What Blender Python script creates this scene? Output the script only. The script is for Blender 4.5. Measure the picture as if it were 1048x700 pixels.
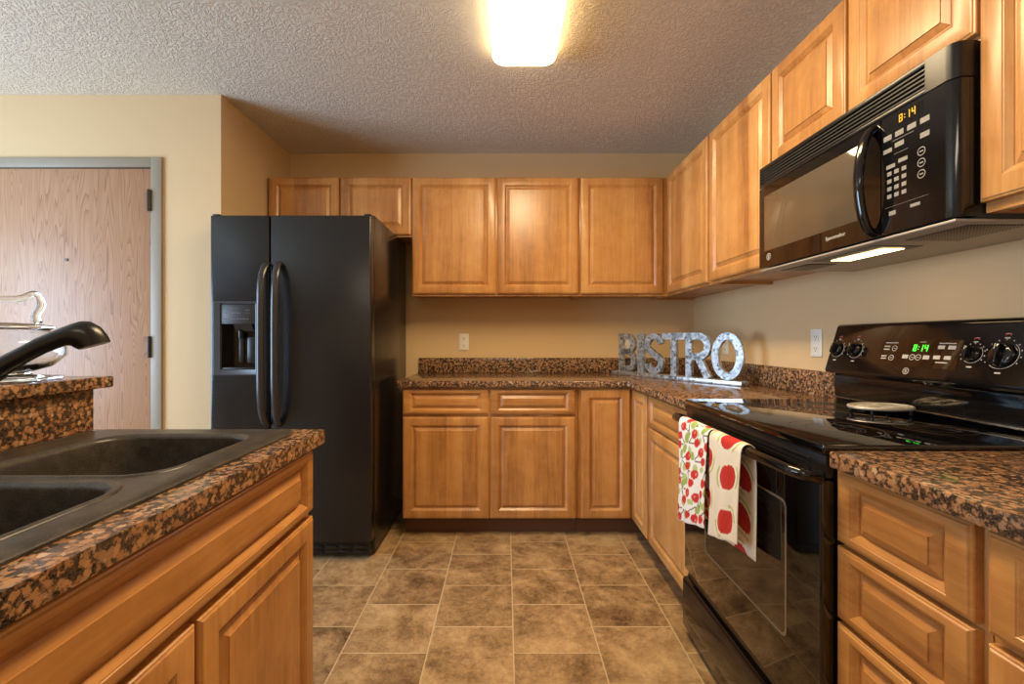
import bpy, bmesh, math, random
from mathutils import Vector, Matrix
random.seed(7)
C = bpy.context.scene.collection
for o in list(bpy.data.objects): bpy.data.objects.remove(o)
PI = math.pi

# ------------------------------------------------------------------ camera, light, exposure
H = 1.16
cam_d = bpy.data.cameras.new('camera'); cam = bpy.data.objects.new('camera', cam_d); C.objects.link(cam)
cam.location = (0, 0, H); cam.rotation_euler = (PI/2, 0, 0)
cam_d.sensor_width = 36; cam_d.lens = 455/1048*36
cam_d.shift_x = 6.5/1048; cam_d.shift_y = -4/1048
cam_d.clip_start = 0.02
bpy.context.scene.camera = cam
vs = bpy.context.scene.view_settings
vs.view_transform = 'Standard'; vs.look = 'None'; vs.gamma = 1; vs.use_curve_mapping = False
vs.exposure = 1.15
w = bpy.data.worlds.new('world'); bpy.context.scene.world = w; w.use_nodes = True
w.node_tree.nodes['Background'].inputs[0].default_value = (0.75, 0.85, 1.0, 1)
w.node_tree.nodes['Background'].inputs[1].default_value = 0.6
LAMP_STRENGTH = 3.5
LAMP_COLOR = (1.0, 0.76, 0.44)
def area(name, loc, target, sx, sy, power, color):
    d = bpy.data.lights.new(name, 'AREA'); d.shape = 'RECTANGLE'; d.size = sx; d.size_y = sy
    d.energy = power; d.color = color
    o = bpy.data.objects.new(name, d); C.objects.link(o); o.location = loc
    o.rotation_euler = (Vector(target)-Vector(loc)).to_track_quat('-Z', 'Y').to_euler()
    return o
area('window_daylight', (-4.12, .65, 1.25), (0, .65, 1.25), 2.1, 1.7, 52, (0.54, 0.76, 1.0))
area('rear_fill_light', (-0.6, -1.3, 2.40), (-0.6, -1.3, 0), 1.2, 0.5, 8, (1.0, 0.87, 0.68))  # added fill light behind the camera to lift shadows, no fixture there

area('fluorescent_tube_light', (.085, 1.46, 2.400), (.085, 1.46, 0), 0.22, 1.14, 15.0, LAMP_COLOR)

# ------------------------------------------------------------------ dimensions
WB, WR, XA, CE, YE = 3.20, 1.357, -1.555, 2.489, 2.428   # back wall y, right wall x, alcove wall x, ceiling z, entry wall y
XL, YR = -4.2, -3.0                                        # far left wall, rear wall

# ------------------------------------------------------------------ node helpers
def lin(c):
    def f(v):
        v /= 255
        return v/12.92 if v <= .04045 else ((v+.055)/1.055)**2.4
    return (f(c[0]), f(c[1]), f(c[2]), 1)
class NT:
    def __init__(s, name):
        s.m = bpy.data.materials.new(name); s.m.use_nodes = True
        s.t = s.m.node_tree; s.n = s.t.nodes; s.b = s.n['Principled BSDF']
    def new(s, typ, **kw):
        n = s.n.new(typ)
        for k, v in kw.items(): setattr(n, k, v)
        return n
    def link(s, a, b): s.t.links.new(a, b)
    def setin(s, n, i, v):
        if hasattr(v, 'is_output') or isinstance(v, bpy.types.NodeSocket): s.link(v, n.inputs[i])
        else: n.inputs[i].default_value = v
    def math(s, op, a, b=0.0, c=None):
        n = s.new('ShaderNodeMath', operation=op); s.setin(n, 0, a); s.setin(n, 1, b)
        if c is not None: s.setin(n, 2, c)
        return n.outputs[0]
    def vmath(s, op, a, b=(0, 0, 0)):
        n = s.new('ShaderNodeVectorMath', operation=op); s.setin(n, 0, a); s.setin(n, 1, b); return n.outputs[0]
    def mix(s, f, a, b, blend='MIX'):
        n = s.new('ShaderNodeMix', data_type='RGBA', blend_type=blend)
        s.setin(n, 0, f); s.setin(n, 6, a); s.setin(n, 7, b); return n.outputs[2]
    def ramp(s, f, stops, interp='LINEAR'):
        n = s.new('ShaderNodeValToRGB'); n.color_ramp.interpolation = interp
        e = n.color_ramp.elements
        while len(e) > 1: e.remove(e[-1])
        e[0].position, e[0].color = stops[0]
        for p, c in stops[1:]:
            x = e.new(p); x.color = c
        s.setin(n, 0, f); return n.outputs[0]
    def noise(s, v, scale, detail=3, rough=.5, dist=0):
        n = s.new('ShaderNodeTexNoise'); s.setin(n, 'Vector', v)
        n.inputs['Scale'].default_value = scale; n.inputs['Detail'].default_value = detail
        n.inputs['Roughness'].default_value = rough; n.inputs['Distortion'].default_value = dist
        return n.outputs[0]
    def obj(s, rnd=True):
        tc = s.new('ShaderNodeTexCoord').outputs['Object']
        if not rnd: return tc
        oi = s.new('ShaderNodeObjectInfo').outputs['Random']
        k = s.math('MULTIPLY', oi, 37.0)
        cb = s.new('ShaderNodeCombineXYZ'); s.link(k, cb.inputs[0]); s.link(k, cb.inputs[1]); s.link(k, cb.inputs[2])
        return s.vmath('ADD', tc, cb.outputs[0])
    def bump(s, h, strength, dist=.002):
        n = s.new('ShaderNodeBump'); n.inputs['Strength'].default_value = strength; n.inputs['Distance'].default_value = dist
        s.link(h, n.inputs['Height']); s.link(n.outputs[0], s.b.inputs['Normal'])
    def base(s, v): s.setin(s.b, 'Base Color', v)
    def rough(s, v): s.setin(s.b, 'Roughness', v)
G = lambda v: (v, v, v, 1)
def plain(name, rgb, rough=.5, metal=0, coat=0, spec=.5):
    t = NT(name); t.base(lin(rgb)); t.rough(rough); t.b.inputs['Metallic'].default_value = metal
    t.b.inputs['Coat Weight'].default_value = coat; t.b.inputs['Specular IOR Level'].default_value = spec
    return t.m
def emit(name, rgb, strength):
    t = NT(name); t.base(lin(rgb)); t.b.inputs['Emission Color'].default_value = lin(rgb); t.b.inputs['Emission Strength'].default_value = strength
    return t.m

def wood(name, axis, c_dark, c_mid, c_light, rough=.32, plank=.09):
    t = NT(name); v = t.obj()
    sc = {'z': (1, 1, .07), 'x': (.07, 1, 1)}[axis]
    st = t.vmath('MULTIPLY', v, sc)
    grain = t.noise(st, 95, 4, .6, .3)
    broad = t.noise(st, 9, 3, .55, .6)
    blot = t.noise(v, 11, 3, .6, .5)
    sep = t.new('ShaderNodeSeparateXYZ'); t.link(v, sep.inputs[0])
    cross = sep.outputs[0] if axis == 'z' else sep.outputs[2]
    pl = t.math('FLOOR', t.math('DIVIDE', cross, plank))
    wn = t.new('ShaderNodeTexWhiteNoise', noise_dimensions='1D'); t.link(pl, wn.inputs['W'])
    f = t.math('ADD', t.math('MULTIPLY', broad, .55), t.math('MULTIPLY', grain, .30))
    f = t.math('ADD', f, t.math('MULTIPLY', blot, .25))
    f = t.math('ADD', f, t.math('MULTIPLY', t.math('SUBTRACT', wn.outputs[0], .5), .16))
    col = t.ramp(f, [(.30, lin(c_dark)), (.55, lin(c_mid)), (.80, lin(c_light))])
    t.base(col); t.rough(rough); t.b.inputs['Coat Weight'].default_value = .25; t.b.inputs['Coat Roughness'].default_value = .25
    t.bump(grain, .06, .001)
    return t.m
M = {}
WC = ((140, 88, 44), (192, 135, 75), (218, 167, 103))
M['wood_v'] = wood('maple_vertical', 'z', *WC)
M['wood_h'] = wood('maple_horizontal', 'x', *WC)
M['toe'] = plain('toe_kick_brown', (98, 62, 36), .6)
def door_oak():
    t = NT('door_oak'); v = t.obj(False)
    st = t.vmath('MULTIPLY', v, (1, 1, .10))
    warp = t.noise(t.vmath('MULTIPLY', v, (1, 1, .07)), 9, 2, .5, .2)
    rings = t.math('FRACT', t.math('MULTIPLY', warp, 34))
    lines = t.math('POWER', rings, 3)
    st2 = t.vmath('MULTIPLY', v, (1, 1, .03))
    pores = t.noise(st2, 260, 3, .7)
    f = t.math('ADD', t.math('MULTIPLY', lines, .42), t.math('MULTIPLY', pores, .55))
    t.base(t.ramp(f, [(.15, lin((188, 146, 111))), (.45, lin((170, 127, 93))), (.85, lin((128, 88, 60)))]))
    t.rough(.45); return t.m
M['oak'] = door_oak()
def granite():
    t = NT('granite_brown'); v = t.new('ShaderNodeTexCoord').outputs['Object']
    wob = t.new('ShaderNodeTexNoise'); t.link(v, wob.inputs['Vector']); wob.inputs['Scale'].default_value = 60
    wob.inputs['Detail'].default_value = 5; wob.inputs['Roughness'].default_value = .7
    vv = t.vmath('ADD', v, t.vmath('MULTIPLY', wob.outputs['Color'], (.020, .020, .020)))
    vo = t.new('ShaderNodeTexVoronoi'); t.link(vv, vo.inputs['Vector']); vo.inputs['Scale'].default_value = 92
    sp = t.new('ShaderNodeSeparateColor'); t.link(vo.outputs['Color'], sp.inputs[0])
    tan = t.ramp(sp.outputs[0], [(0, lin((150, 106, 72))), (.3, lin((192, 144, 100))), (.6, lin((172, 128, 94))), (.85, lin((134, 106, 86))), (1, lin((212, 176, 138)))])
    fine = t.noise(v, 260, 3, .6)
    tan = t.mix(t.math('MULTIPLY', fine, .35), tan, lin((120, 78, 52)))
    dk = t.ramp(fine, [(.35, lin((32, 28, 25))), (.7, lin((92, 74, 60)))])
    patch = t.noise(v, 92, 5, .72)
    edge = t.math('MULTIPLY', vo.outputs['Distance'], .55)
    k = t.math('ADD', patch, t.math('ADD', edge, t.math('MULTIPLY', t.math('SUBTRACT', sp.outputs[1], .5), .30)))
    mask = t.ramp(k, [(.70, G(0)), (.86, G(1))])
    t.base(t.mix(mask, tan, dk)); t.rough(.16); t.b.inputs['Specular IOR Level'].default_value = .5
    return t.m
M['granite'] = granite()
def painted(name, rgb, s=.12):
    t = NT(name); v = t.obj(False); n = t.noise(v, 220, 3, .6)
    t.base(lin(rgb)); t.rough(.7); t.bump(n, s, .0015); return t.m
M['wall'] = painted('wall_paint_beige', (219, 188, 142))
def ceiling_mat():
    t = NT('ceiling_knockdown'); v = t.obj(False)
    a = t.noise(v, 30, 4, .6, 2.2); b = t.noise(v, 110, 3, .6, .6)
    h = t.math('ADD', t.ramp(a, [(.42, G(0)), (.58, G(1))]), t.math('MULTIPLY', b, .5))
    t.base(lin((236, 226, 208))); t.rough(.85); t.bump(h, .75, .006); return t.m
M['ceiling'] = ceiling_mat()
def floor_mat():
    t = NT('floor_tile'); g = t.new('ShaderNodeTexCoord').outputs['Object']
    sep = t.new('ShaderNodeSeparateXYZ'); t.link(g, sep.inputs[0])
    TX, TY = .318, .2985
    u = t.math('DIVIDE', t.math('ADD', sep.outputs[0], 10*TX*2-.029), TX)
    cu = t.math('FLOOR', u); fu = t.math('FRACT', u)
    half = t.math('MULTIPLY', t.math('MODULO', cu, 2), .5)
    v = t.math('ADD', t.math('DIVIDE', t.math('ADD', sep.outputs[1], 20*TY-1.638), TY), half)
    cv = t.math('FLOOR', v); fv = t.math('FRACT', v)
    du = t.math('MULTIPLY', t.math('MINIMUM', fu, t.math('SUBTRACT', 1, fu)), TX)
    dv = t.math('MULTIPLY', t.math('MINIMUM', fv, t.math('SUBTRACT', 1, fv)), TY)
    d = t.math('MINIMUM', du, dv)
    grout = t.ramp(d, [(.0018, G(1)), (.0034, G(0))])
    cb = t.new('ShaderNodeCombineXYZ'); t.link(cu, cb.inputs[0]); t.link(cv, cb.inputs[1])
    wn = t.new('ShaderNodeTexWhiteNoise', noise_dimensions='3D'); t.link(cb.outputs[0], wn.inputs['Vector'])
    p = t.vmath('ADD', g, t.vmath('MULTIPLY', wn.outputs['Color'], (20, 20, 20)))
    big = t.noise(p, 6, 6, .68, .3); mid = t.noise(p, 30, 6, .75, .2); fine = t.noise(p, 120, 3, .6)
    f = t.math('ADD', t.math('MULTIPLY', big, .72), t.math('ADD', t.math('MULTIPLY', mid, .30), t.math('MULTIPLY', fine, .12)))
    f = t.math('ADD', f, t.math('MULTIPLY', t.math('SUBTRACT', wn.outputs[0], .5), .07))
    col = t.ramp(f, [(.42, lin((96, 72, 48))), (.52, lin((142, 113, 79))), (.60, lin((170, 138, 98))), (.72, lin((198, 166, 122)))])
    t.base(t.mix(grout, col, lin((206, 182, 142))))
    t.rough(t.ramp(mid, [(.3, G(.30)), (.7, G(.46))]))
    t.bump(t.math('SUBTRACT', t.math('MULTIPLY', mid, .4), grout), .25, .002)
    return t.m
M['floor'] = floor_mat()
M['frame_gray'] = plain('door_frame_taupe', (152, 141, 122), .45)
M['hinge'] = plain('hinge_bronze', (62, 56, 52), .35, .6)
M['black_gloss'] = plain('black_gloss_enamel', (17, 16, 16), .10, 0, .3)
M['black_glass'] = plain('black_glass', (9, 8, 8), .035, 0, .6)
M['black_satin'] = plain('black_satin_plastic', (24, 23, 23), .28)
M['black_matte'] = plain('black_matte', (14, 13, 13), .6)
def fridge_mat(name, s):
    t = NT(name); v = t.obj(False); n = t.noise(v, 190, 2, .5)
    t.base(lin((26, 25, 25))); t.rough(.22); t.bump(n, s, .0012); return t.m
M['fridge'] = fridge_mat('textured_black_steel', .35)
M['fridge_side'] = fridge_mat('black_cabinet_steel', .06)
M['handle'] = plain('handle_charcoal', (48, 47, 48), .22)
M['gray_plastic'] = plain('dispenser_gray', (66, 68, 74), .3)
M['gray_dark'] = plain('dark_gray_plastic', (44, 40, 37), .4)
M['white_plastic'] = plain('white_plastic', (238, 232, 220), .4)
M['slot'] = plain('outlet_slot', (70, 62, 54), .6)
M['white_print'] = plain('white_print', (190, 184, 174), .5)
M['dim_print'] = plain('dim_print', (104, 99, 92), .5)
M['gray_print'] = plain('gray_print', (142, 136, 126), .5)
M['slat'] = plain('vent_slat_gray', (60, 57, 54), .35)
M['red_print'] = plain('red_print', (196, 60, 44), .5)
M['micro_under'] = plain('microwave_underside', (176, 164, 150), .4, .2)
M['tan_reflection_window'] = plain('microwave_window', (92, 78, 60), .06, 0, .5)  # lighter tan is a reflection put into the glass base colour
M['oven_window'] = plain('oven_window', (42, 34, 28), .05, 0, .5)
M['window_line'] = plain('window_border', (120, 106, 88), .3)
M['green_led'] = emit('green_display', (70, 240, 60), 1.1)
M['amber_led'] = emit('amber_display', (214, 168, 50), .35)
M['hood_lamp'] = emit('hood_lamp', (255, 214, 150), 4.0)
M['steel'] = plain('brushed_steel', (190, 186, 178), .22, 1)
M['brushed'] = plain('brushed_nickel', (224, 215, 200), .4, .6)
M['white_metal'] = plain('white_painted_metal', (236, 230, 216), .5)
def galv():
    t = NT('galvanized_steel'); v = t.obj(False)
    vo = t.new('ShaderNodeTexVoronoi'); t.link(v, vo.inputs['Vector']); vo.inputs['Scale'].default_value = 70
    sp = t.new('ShaderNodeSeparateColor'); t.link(vo.outputs['Color'], sp.inputs[0])
    n = t.noise(v, 40, 4, .7)
    f = t.math('ADD', t.math('MULTIPLY', sp.outputs[0], .4), t.math('MULTIPLY', n, .7))
    t.base(t.ramp(f, [(.25, lin((150, 156, 160))), (.6, lin((204, 210, 214))), (.85, lin((236, 240, 242)))]))
    t.b.inputs['Metallic'].default_value = .8; t.rough(t.ramp(f, [(.3, G(.24)), (.8, G(.42))])); return t.m
M['galv'] = galv()
def sink_mat():
    t = NT('composite_sink'); v = t.obj(False); n = t.noise(v, 420, 2, .6); b = t.noise(v, 30, 3, .6)
    f = t.math('ADD', t.math('MULTIPLY', n, .6), t.math('MULTIPLY', b, .4))
    t.base(t.ramp(f, [(.4, lin((42, 38, 34))), (.62, lin((80, 73, 65)))])); t.rough(.34); return t.m
M['sink'] = sink_mat()
def glass_mat():
    t = NT('clear_glass'); t.base((.97, .99, 1, 1)); t.rough(.02)
    t.b.inputs['Transmission Weight'].default_value = 1; t.b.inputs['IOR'].default_value = 1.45; return t.m
M['glass'] = glass_mat()
def towel_mat():
    t = NT('printed_cotton'); a = t.new('ShaderNodeVertexColor', layer_name='print')
    t.base(a.outputs[0]); t.rough(.9); v = t.obj(False); t.bump(t.noise(v, 700, 2, .5), .25, .001); return t.m
M['towel'] = towel_mat()
def filter_mat():
    t = NT('mesh_filter'); v = t.obj(False)
    ch = t.new('ShaderNodeTexChecker'); t.link(v, ch.inputs[0]); ch.inputs['Scale'].default_value = 260
    ch.inputs[1].default_value = lin((140, 122, 92)); ch.inputs[2].default_value = lin((66, 56, 42))
    t.base(ch.outputs[0]); t.b.inputs['Metallic'].default_value = .5; t.rough(.45); return t.m
M['filter'] = filter_mat()
def lens_mat():
    t = NT('lamp_diffuser'); t.base(lin((250, 244, 228))); t.rough(.4)
    t.b.inputs['Emission Color'].default_value = (*LAMP_COLOR, 1); t.b.inputs['Emission Strength'].default_value = LAMP_STRENGTH; return t.m
M['lens'] = lens_mat()
M['pane'] = emit('sky_lit_pane', (190, 215, 255), 2.0)

# ------------------------------------------------------------------ mesh helpers
class MB:
    def __init__(s): s.bm = bmesh.new(); s.mi = 0
    def _merge(s, b2, mat=None):
        if mat is not None: b2.transform(mat)
        for f in b2.faces: f.material_index = s.mi
        me = bpy.data.meshes.new('tmp'); b2.to_mesh(me); b2.free()
        s.bm.from_mesh(me); bpy.data.meshes.remove(me)
        return s
    def box(s, x0, x1, y0, y1, z0, z1, bev=0, seg=2, mat=None):
        b = bmesh.new()
        x0, x1 = sorted((x0, x1)); y0, y1 = sorted((y0, y1)); z0, z1 = sorted((z0, z1))
        vs_ = [b.verts.new((x, y, z)) for z in (z0, z1) for x, y in ((x0, y0), (x1, y0), (x1, y1), (x0, y1))]
        for q in ((3, 2, 1, 0), (4, 5, 6, 7), (0, 1, 5, 4), (1, 2, 6, 5), (2, 3, 7, 6), (3, 0, 4, 7)): b.faces.new([vs_[i] for i in q])
        if bev: bmesh.ops.bevel(b, geom=b.edges[:], offset=bev, segments=seg, profile=.5, affect='EDGES')
        return s._merge(b, mat)
    def prism(s, poly, a, bb, axis='x', bev=0, mat=None):
        """poly in the two other axes (in order), extruded along axis from a to bb"""
        b = bmesh.new()
        def P(p, t):
            return {'x': (t, p[0], p[1]), 'y': (p[0], t, p[1]), 'z': (p[0], p[1], t)}[axis]
        A = [b.verts.new(P(p, a)) for p in poly]; B = [b.verts.new(P(p, bb)) for p in poly]
        n = len(poly)
        b.faces.new(A); b.faces.new(B[::-1])
        for i in range(n): b.faces.new((A[i], B[i], B[(i+1) % n], A[(i+1) % n]))
        bmesh.ops.recalc_face_normals(b, faces=b.faces)
        if bev: bmesh.ops.bevel(b, geom=b.edges[:], offset=bev, segments=2, profile=.5, affect='EDGES')
        return s._merge(b, mat)
    def loft(s, rings, cap0=True, cap1=True, closed=True, mat=None):
        b = bmesh.new()
        R = [[b.verts.new(p) for p in r] for r in rings]
        n = len(R[0])
        for i in range(len(R)-1):
            for j in range(n if closed else n-1):
                k = (j+1) % n
                b.faces.new((R[i][j], R[i][k], R[i+1][k], R[i+1][j]))
        if cap0: b.faces.new(R[0][::-1])
        if cap1: b.faces.new(R[-1])
        bmesh.ops.recalc_face_normals(b, faces=b.faces)
        return s._merge(b, mat)
    def sweep(s, path, rad, n=12, up=(0, 0, 1), cap=True, mat=None):
        path = [Vector(p) for p in path]; rings = []
        nrm = None
        for i, p in enumerate(path):
            t = (path[min(i+1, len(path)-1)]-path[max(i-1, 0)]).normalized()
            if nrm is None:
                u = Vector(up)
                if abs(u.dot(t)) > .95: u = Vector((1, 0, 0)) if abs(t.x) < .9 else Vector((0, 1, 0))
                nrm = (u-t*u.dot(t)).normalized()
            else: nrm = (nrm-t*nrm.dot(t)).normalized()
            bi = t.cross(nrm)
            r = rad[i] if isinstance(rad, (list, tuple)) and not (len(rad) == 2 and len(path) != 2) else rad
            if isinstance(r, (tuple, list)): ra, rb = r
            else: ra = rb = r
            rings.append([p+nrm*(ra*math.cos(2*PI*k/n))+bi*(rb*math.sin(2*PI*k/n)) for k in range(n)])
        return s.loft(rings, cap, cap, mat=mat)
    def lathe(s, prof, c=(0, 0, 0), n=32, mat=None, cap=True):
        rings = [[(c[0]+r*math.cos(2*PI*k/n), c[1]+r*math.sin(2*PI*k/n), c[2]+z) for k in range(n)] for r, z in prof]
        return s.loft(rings, cap, cap, mat=mat)
    def build(s, name, mat, parent=None, loc=None, smooth=35, shift=None):
        me = bpy.data.meshes.new(name)
        if shift is not None: s.bm.transform(Matrix.Translation(-Vector(shift)))
        s.bm.to_mesh(me); s.bm.free()
        for m in (mat if isinstance(mat, (list, tuple)) else [mat]): me.materials.append(M[m])
        me.polygons.foreach_set('use_smooth', [True]*len(me.polygons)); me.set_sharp_from_angle(angle=math.radians(smooth))
        o = bpy.data.objects.new(name, me); C.objects.link(o)
        if parent is not None: o.parent = parent
        if loc is not None: o.location = loc
        return o
def tag(o, label, cat, group=None):
    o['label'] = label; o['category'] = cat
    if group: o['group'] = group
    return o
def thing(name, label, cat, loc=(0, 0, 0), rz=0, group=None):
    o = bpy.data.objects.new(name, None); C.objects.link(o); o.empty_display_size = .1
    o.location = loc; o.rotation_euler = (0, 0, rz)
    return tag(o, label, cat, group)
def struct(o): o['kind'] = 'structure'; return o
def part(mb, name, mat, root, smooth=35):
    """a part built in world coordinates under an unrotated root"""
    return mb.build(name, mat, root, smooth=smooth, shift=root.matrix_basis.translation if root.parent is None else root.parent.matrix_basis.translation)
def catmull(pts, n=8):
    P = [Vector(p) for p in pts]; P = [2*P[0]-P[1]]+P+[2*P[-1]-P[-2]]; out = []
    for i in range(1, len(P)-2):
        for k in range(n):
            t = k/n; a, b, c, d = P[i-1:i+3]
            out.append(.5*((2*b)+(c-a)*t+(2*a-5*b+4*c-d)*t*t+(3*b-a-3*c+d)*t**3))
    out.append(P[-2]); return out
def rrect(x0, x1, y0, y1, r, z, n=6):
    out = []
    for cx, cy, a0 in ((x1-r, y1-r, 0), (x0+r, y1-r, 90), (x0+r, y0+r, 180), (x1-r, y0+r, 270)):
        for k in range(n+1):
            a = math.radians(a0+90*k/n); out.append((cx+r*math.cos(a), cy+r*math.sin(a), z))
    return out
def text(body, size, mat, mtx, name, parent, extrude=.0004, align='CENTER'):
    cu = bpy.data.curves.new('txt', 'FONT'); cu.body = body; cu.size = size; cu.extrude = extrude
    cu.align_x = align; cu.align_y = 'CENTER'; cu.resolution_u = 3
    o = bpy.data.objects.new('txt', cu); C.objects.link(o)
    dg = bpy.context.evaluated_depsgraph_get(); dg.update()
    me = bpy.data.meshes.new_from_object(o.evaluated_get(dg)); bpy.data.objects.remove(o)
    me.transform(mtx); me.materials.clear(); me.materials.append(M[mat])
    r = bpy.data.objects.new(name, me); C.objects.link(r); r.parent = parent; return r

# ------------------------------------------------------------------ the room
def wallbox(name, mat, *a, bev=0):
    return struct(MB().box(*a, bev=bev).build(name, mat))
wallbox('floor', 'floor', XL-.1, WR+.1, YR-.1, WB+.1, -.1, 0)
wallbox('ceiling', 'ceiling', XL-.1, WR+.1, YR-.1, WB+.1, CE, CE+.1)
wallbox('wall_back', 'wall', XA-.1, WR+.1, WB, WB+.1, 0, CE)
wallbox('wall_right', 'wall', WR, WR+.1, YR, WB, 0, CE)
wallbox('wall_left', 'wall', XA-.12, XA, YE+.12, WB, 0, CE)
DX0, DX1, DZ = -2.855, -1.929, 2.090          # door opening
mb = MB()
mb.box(DX1+.0, XA, YE, YE+.12, 0, CE); mb.box(XL, DX0, YE, YE+.12, 0, CE); mb.box(DX0, DX1, YE, YE+.12, DZ+.012, CE)
struct(mb.build('wall_entry', 'wall'))
wallbox('wall_rear', 'wall', XL, WR, YR-.1, YR, 0, CE)
WY0, WY1, WZ0, WZ1 = -.5, 1.8, .35, 2.15
mb = MB()
mb.box(XL-.1, XL, YR, WY0, 0, CE); mb.box(XL-.1, XL, WY1, YE+.12, 0, CE); mb.box(XL-.1, XL, WY0, WY1, 0, WZ0); mb.box(XL-.1, XL, WY0, WY1, WZ1, CE)
struct(mb.build('wall_far_left', 'wall'))
mb = MB()
for a in ((WY0, WY0+.06, WZ0, WZ1), (WY1-.06, WY1, WZ0, WZ1), (.62, .68, WZ0, WZ1), (WY0, WY1, WZ0, WZ0+.06), (WY0, WY1, WZ1-.06, WZ1)):
    mb.box(XL-.01, XL+.05, a[0], a[1], a[2], a[3], .004)
win = struct(mb.build('window_1', 'white_metal'))
MB().box(XL+.01, XL+.02, WY0+.06, WY1-.06, WZ0+.06, WZ1-.06).build('pane', 'pane', win)
# entry door
dr = bpy.data.objects.new('door_1', None); C.objects.link(dr); dr.location = (-2.39, YE, 0); struct(dr)
mb = MB()
for x0, x1, z0, z1 in ((DX1, DX1+.058, 0, DZ+.055), (DX0-.058, DX0, 0, DZ+.055), (DX0, DX1, DZ, DZ+.055)):
    mb.box(x0, x1, YE-.014, YE+.06, z0, z1, .003)
part(mb, 'door_frame', 'frame_gray', dr)
part(MB().box(DX0+.003, DX1-.004, YE-.004, YE+.040, .008, DZ-.006, .002), 'door_panel', 'oak', dr)
for z in (1.907, 1.112, .30):
    mb = MB(); mb.sweep([(DX1-.004, YE-.018, z-.058), (DX1-.004, YE-.018, z+.058)], .009, 12)
    mb.box(DX1-.026, DX1-.004, YE-.0065, YE-.0035, z-.055, z+.055, .001)
    part(mb, 'hinge', 'hinge', dr)
part(MB().sweep([(-2.393, YE-.009, 1.587), (-2.393, YE+.0, 1.587)], .008, 16), 'door_viewer', 'hinge', dr)
# half wall carrying the bar
wallbox('wall_peninsula', 'wall', -1.24, -1.128, .12, 1.194, 0, 1.024)

# ------------------------------------------------------------------ cabinets
def front_panel(w_, h_, fu, fv, t=.021):
    """raised-panel front, lower left corner at the origin, facing -y, back at y=0"""
    R = [(0, 0, 0), (0, 0, -t+.007), (.0015, .0015, -t+.0045), (.0045, .0045, -t+.0035), (.0065, .0065, -t+.0012), (.0095, .0095, -t),
         (fu-.012, fv-.012, -t), (fu-.0105, fv-.0105, -t+.0018), (fu-.009, fv-.009, -t+.002), (fu+.001, fv+.001, -t+.0105), (fu+.002, fv+.002, -t+.013), (fu+.0045, fv+.0045, -t+.013),
         (fu+.0055, fv+.0055, -t+.0115), (fu+.021, fv+.021, -t+.0040), (fu+.0215, fv+.0215, -t+.0015), (fu+.025, fv+.025, -t+.0012)]
    rings = []
    for a, b, y in R: rings.append([(a, y, b), (w_-a, y, b), (w_-a, y, h_-b), (a, y, h_-b)])
    m = MB(); m.loft(rings); return m
def add_front(root, kind, x0, x1, z0, z1):
    if kind == 'drawer_front': m = front_panel(x1-x0, z1-z0, .052, .032); mat = 'wood_h'
    else: m = front_panel(x1-x0, z1-z0, min(.058, (x1-x0)*.24), .058); mat = 'wood_v'
    return m.build(kind, mat, root, loc=(x0, -.0005, z0), smooth=22)
def base_cabinet(name, label, loc, rz, width, fronts, depth=.575, left_toe=0, group='wooden base cabinets', hollow=False):
    """local: x along the front, y into the cabinet, front frame at y=0"""
    r = thing(name, label, 'cabinet', loc, rz, group)
    m = MB()
    if hollow:
        m.box(0, width, 0, .019, .112, .8765, .001); m.box(0, .016, .019, depth, .112, .8765); m.box(width-.016, width, .019, depth, .112, .8765)
        m.box(.016, width-.016, depth-.008, depth, .112, .8765); m.box(.016, width-.016, .019, depth-.008, .112, .13)
    else: m.box(0, width, 0, depth, .112, .8765, .0015)
    m.box(.0, width, .076, depth, .0, .113)
    m.build('carcass', 'wood_v', r)
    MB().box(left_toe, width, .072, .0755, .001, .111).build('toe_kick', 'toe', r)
    for f in fronts: add_front(r, *f)
    return r
def wall_cabinet(name, label, loc, rz, width, z0, z1, fronts, depth=.303, group='wooden wall cabinets'):
    r = thing(name, label, 'cabinet', loc, rz, group)
    m = MB()
    m.box(0, width, 0, depth, z0+.014, z1, .0015)
    m.box(0, width, 0, .019, z0, z0+.016); m.box(0, .016, .019, depth, z0, z0+.016); m.box(width-.016, width, .019, depth, z0, z0+.016)
    m.build('carcass', 'wood_v', r)
    for f in fronts: add_front(r, *f)
    return r
DT, DB, LT, LB = .863, .719, .7024, .115
BF = 2.592; RF = .7486
X0 = -.600
base_cabinet('base_cabinet', 'wooden base cabinet beside the refrigerator with two drawers over two doors', (X0, BF, 0), 0, 1.018,
    [('drawer_front', .004, .501, DB, DT), ('drawer_front', .512, 1.004, DB, DT), ('door', .004, .501, LB, LT), ('door', .512, 1.004, LB, LT)], .603)
# corner cabinet: L shaped carcass with two narrow doors meeting in the inner corner
cr = thing('corner_cabinet', 'wooden corner base cabinet with two narrow full height doors meeting at an inner angle', 'cabinet', (.42, BF, 0), 0, 'wooden base cabinets')
m = MB()
Lp = [(.0, 0), (RF-.42, 0), (RF-.42, 2.292-BF), (WR-.42-.005, 2.292-BF), (WR-.42-.005, WB-BF-.005), (0, WB-BF-.005)]
m.prism(Lp, .112, .8765, 'z')
tp = [(.0, .076), (RF-.42+.076, .076), (RF-.42+.076, 2.292-BF), (WR-.42-.005, 2.292-BF), (WR-.42-.005, WB-BF-.005), (0, WB-BF-.005)]
m.prism(tp, 0, .113, 'z')
m.build('carcass', 'wood_v', cr)
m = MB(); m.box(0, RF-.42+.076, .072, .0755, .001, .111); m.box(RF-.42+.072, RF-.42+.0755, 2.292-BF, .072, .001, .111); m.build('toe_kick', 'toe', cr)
add_front(cr, 'door', .018, .3015, LB, DT)
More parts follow.
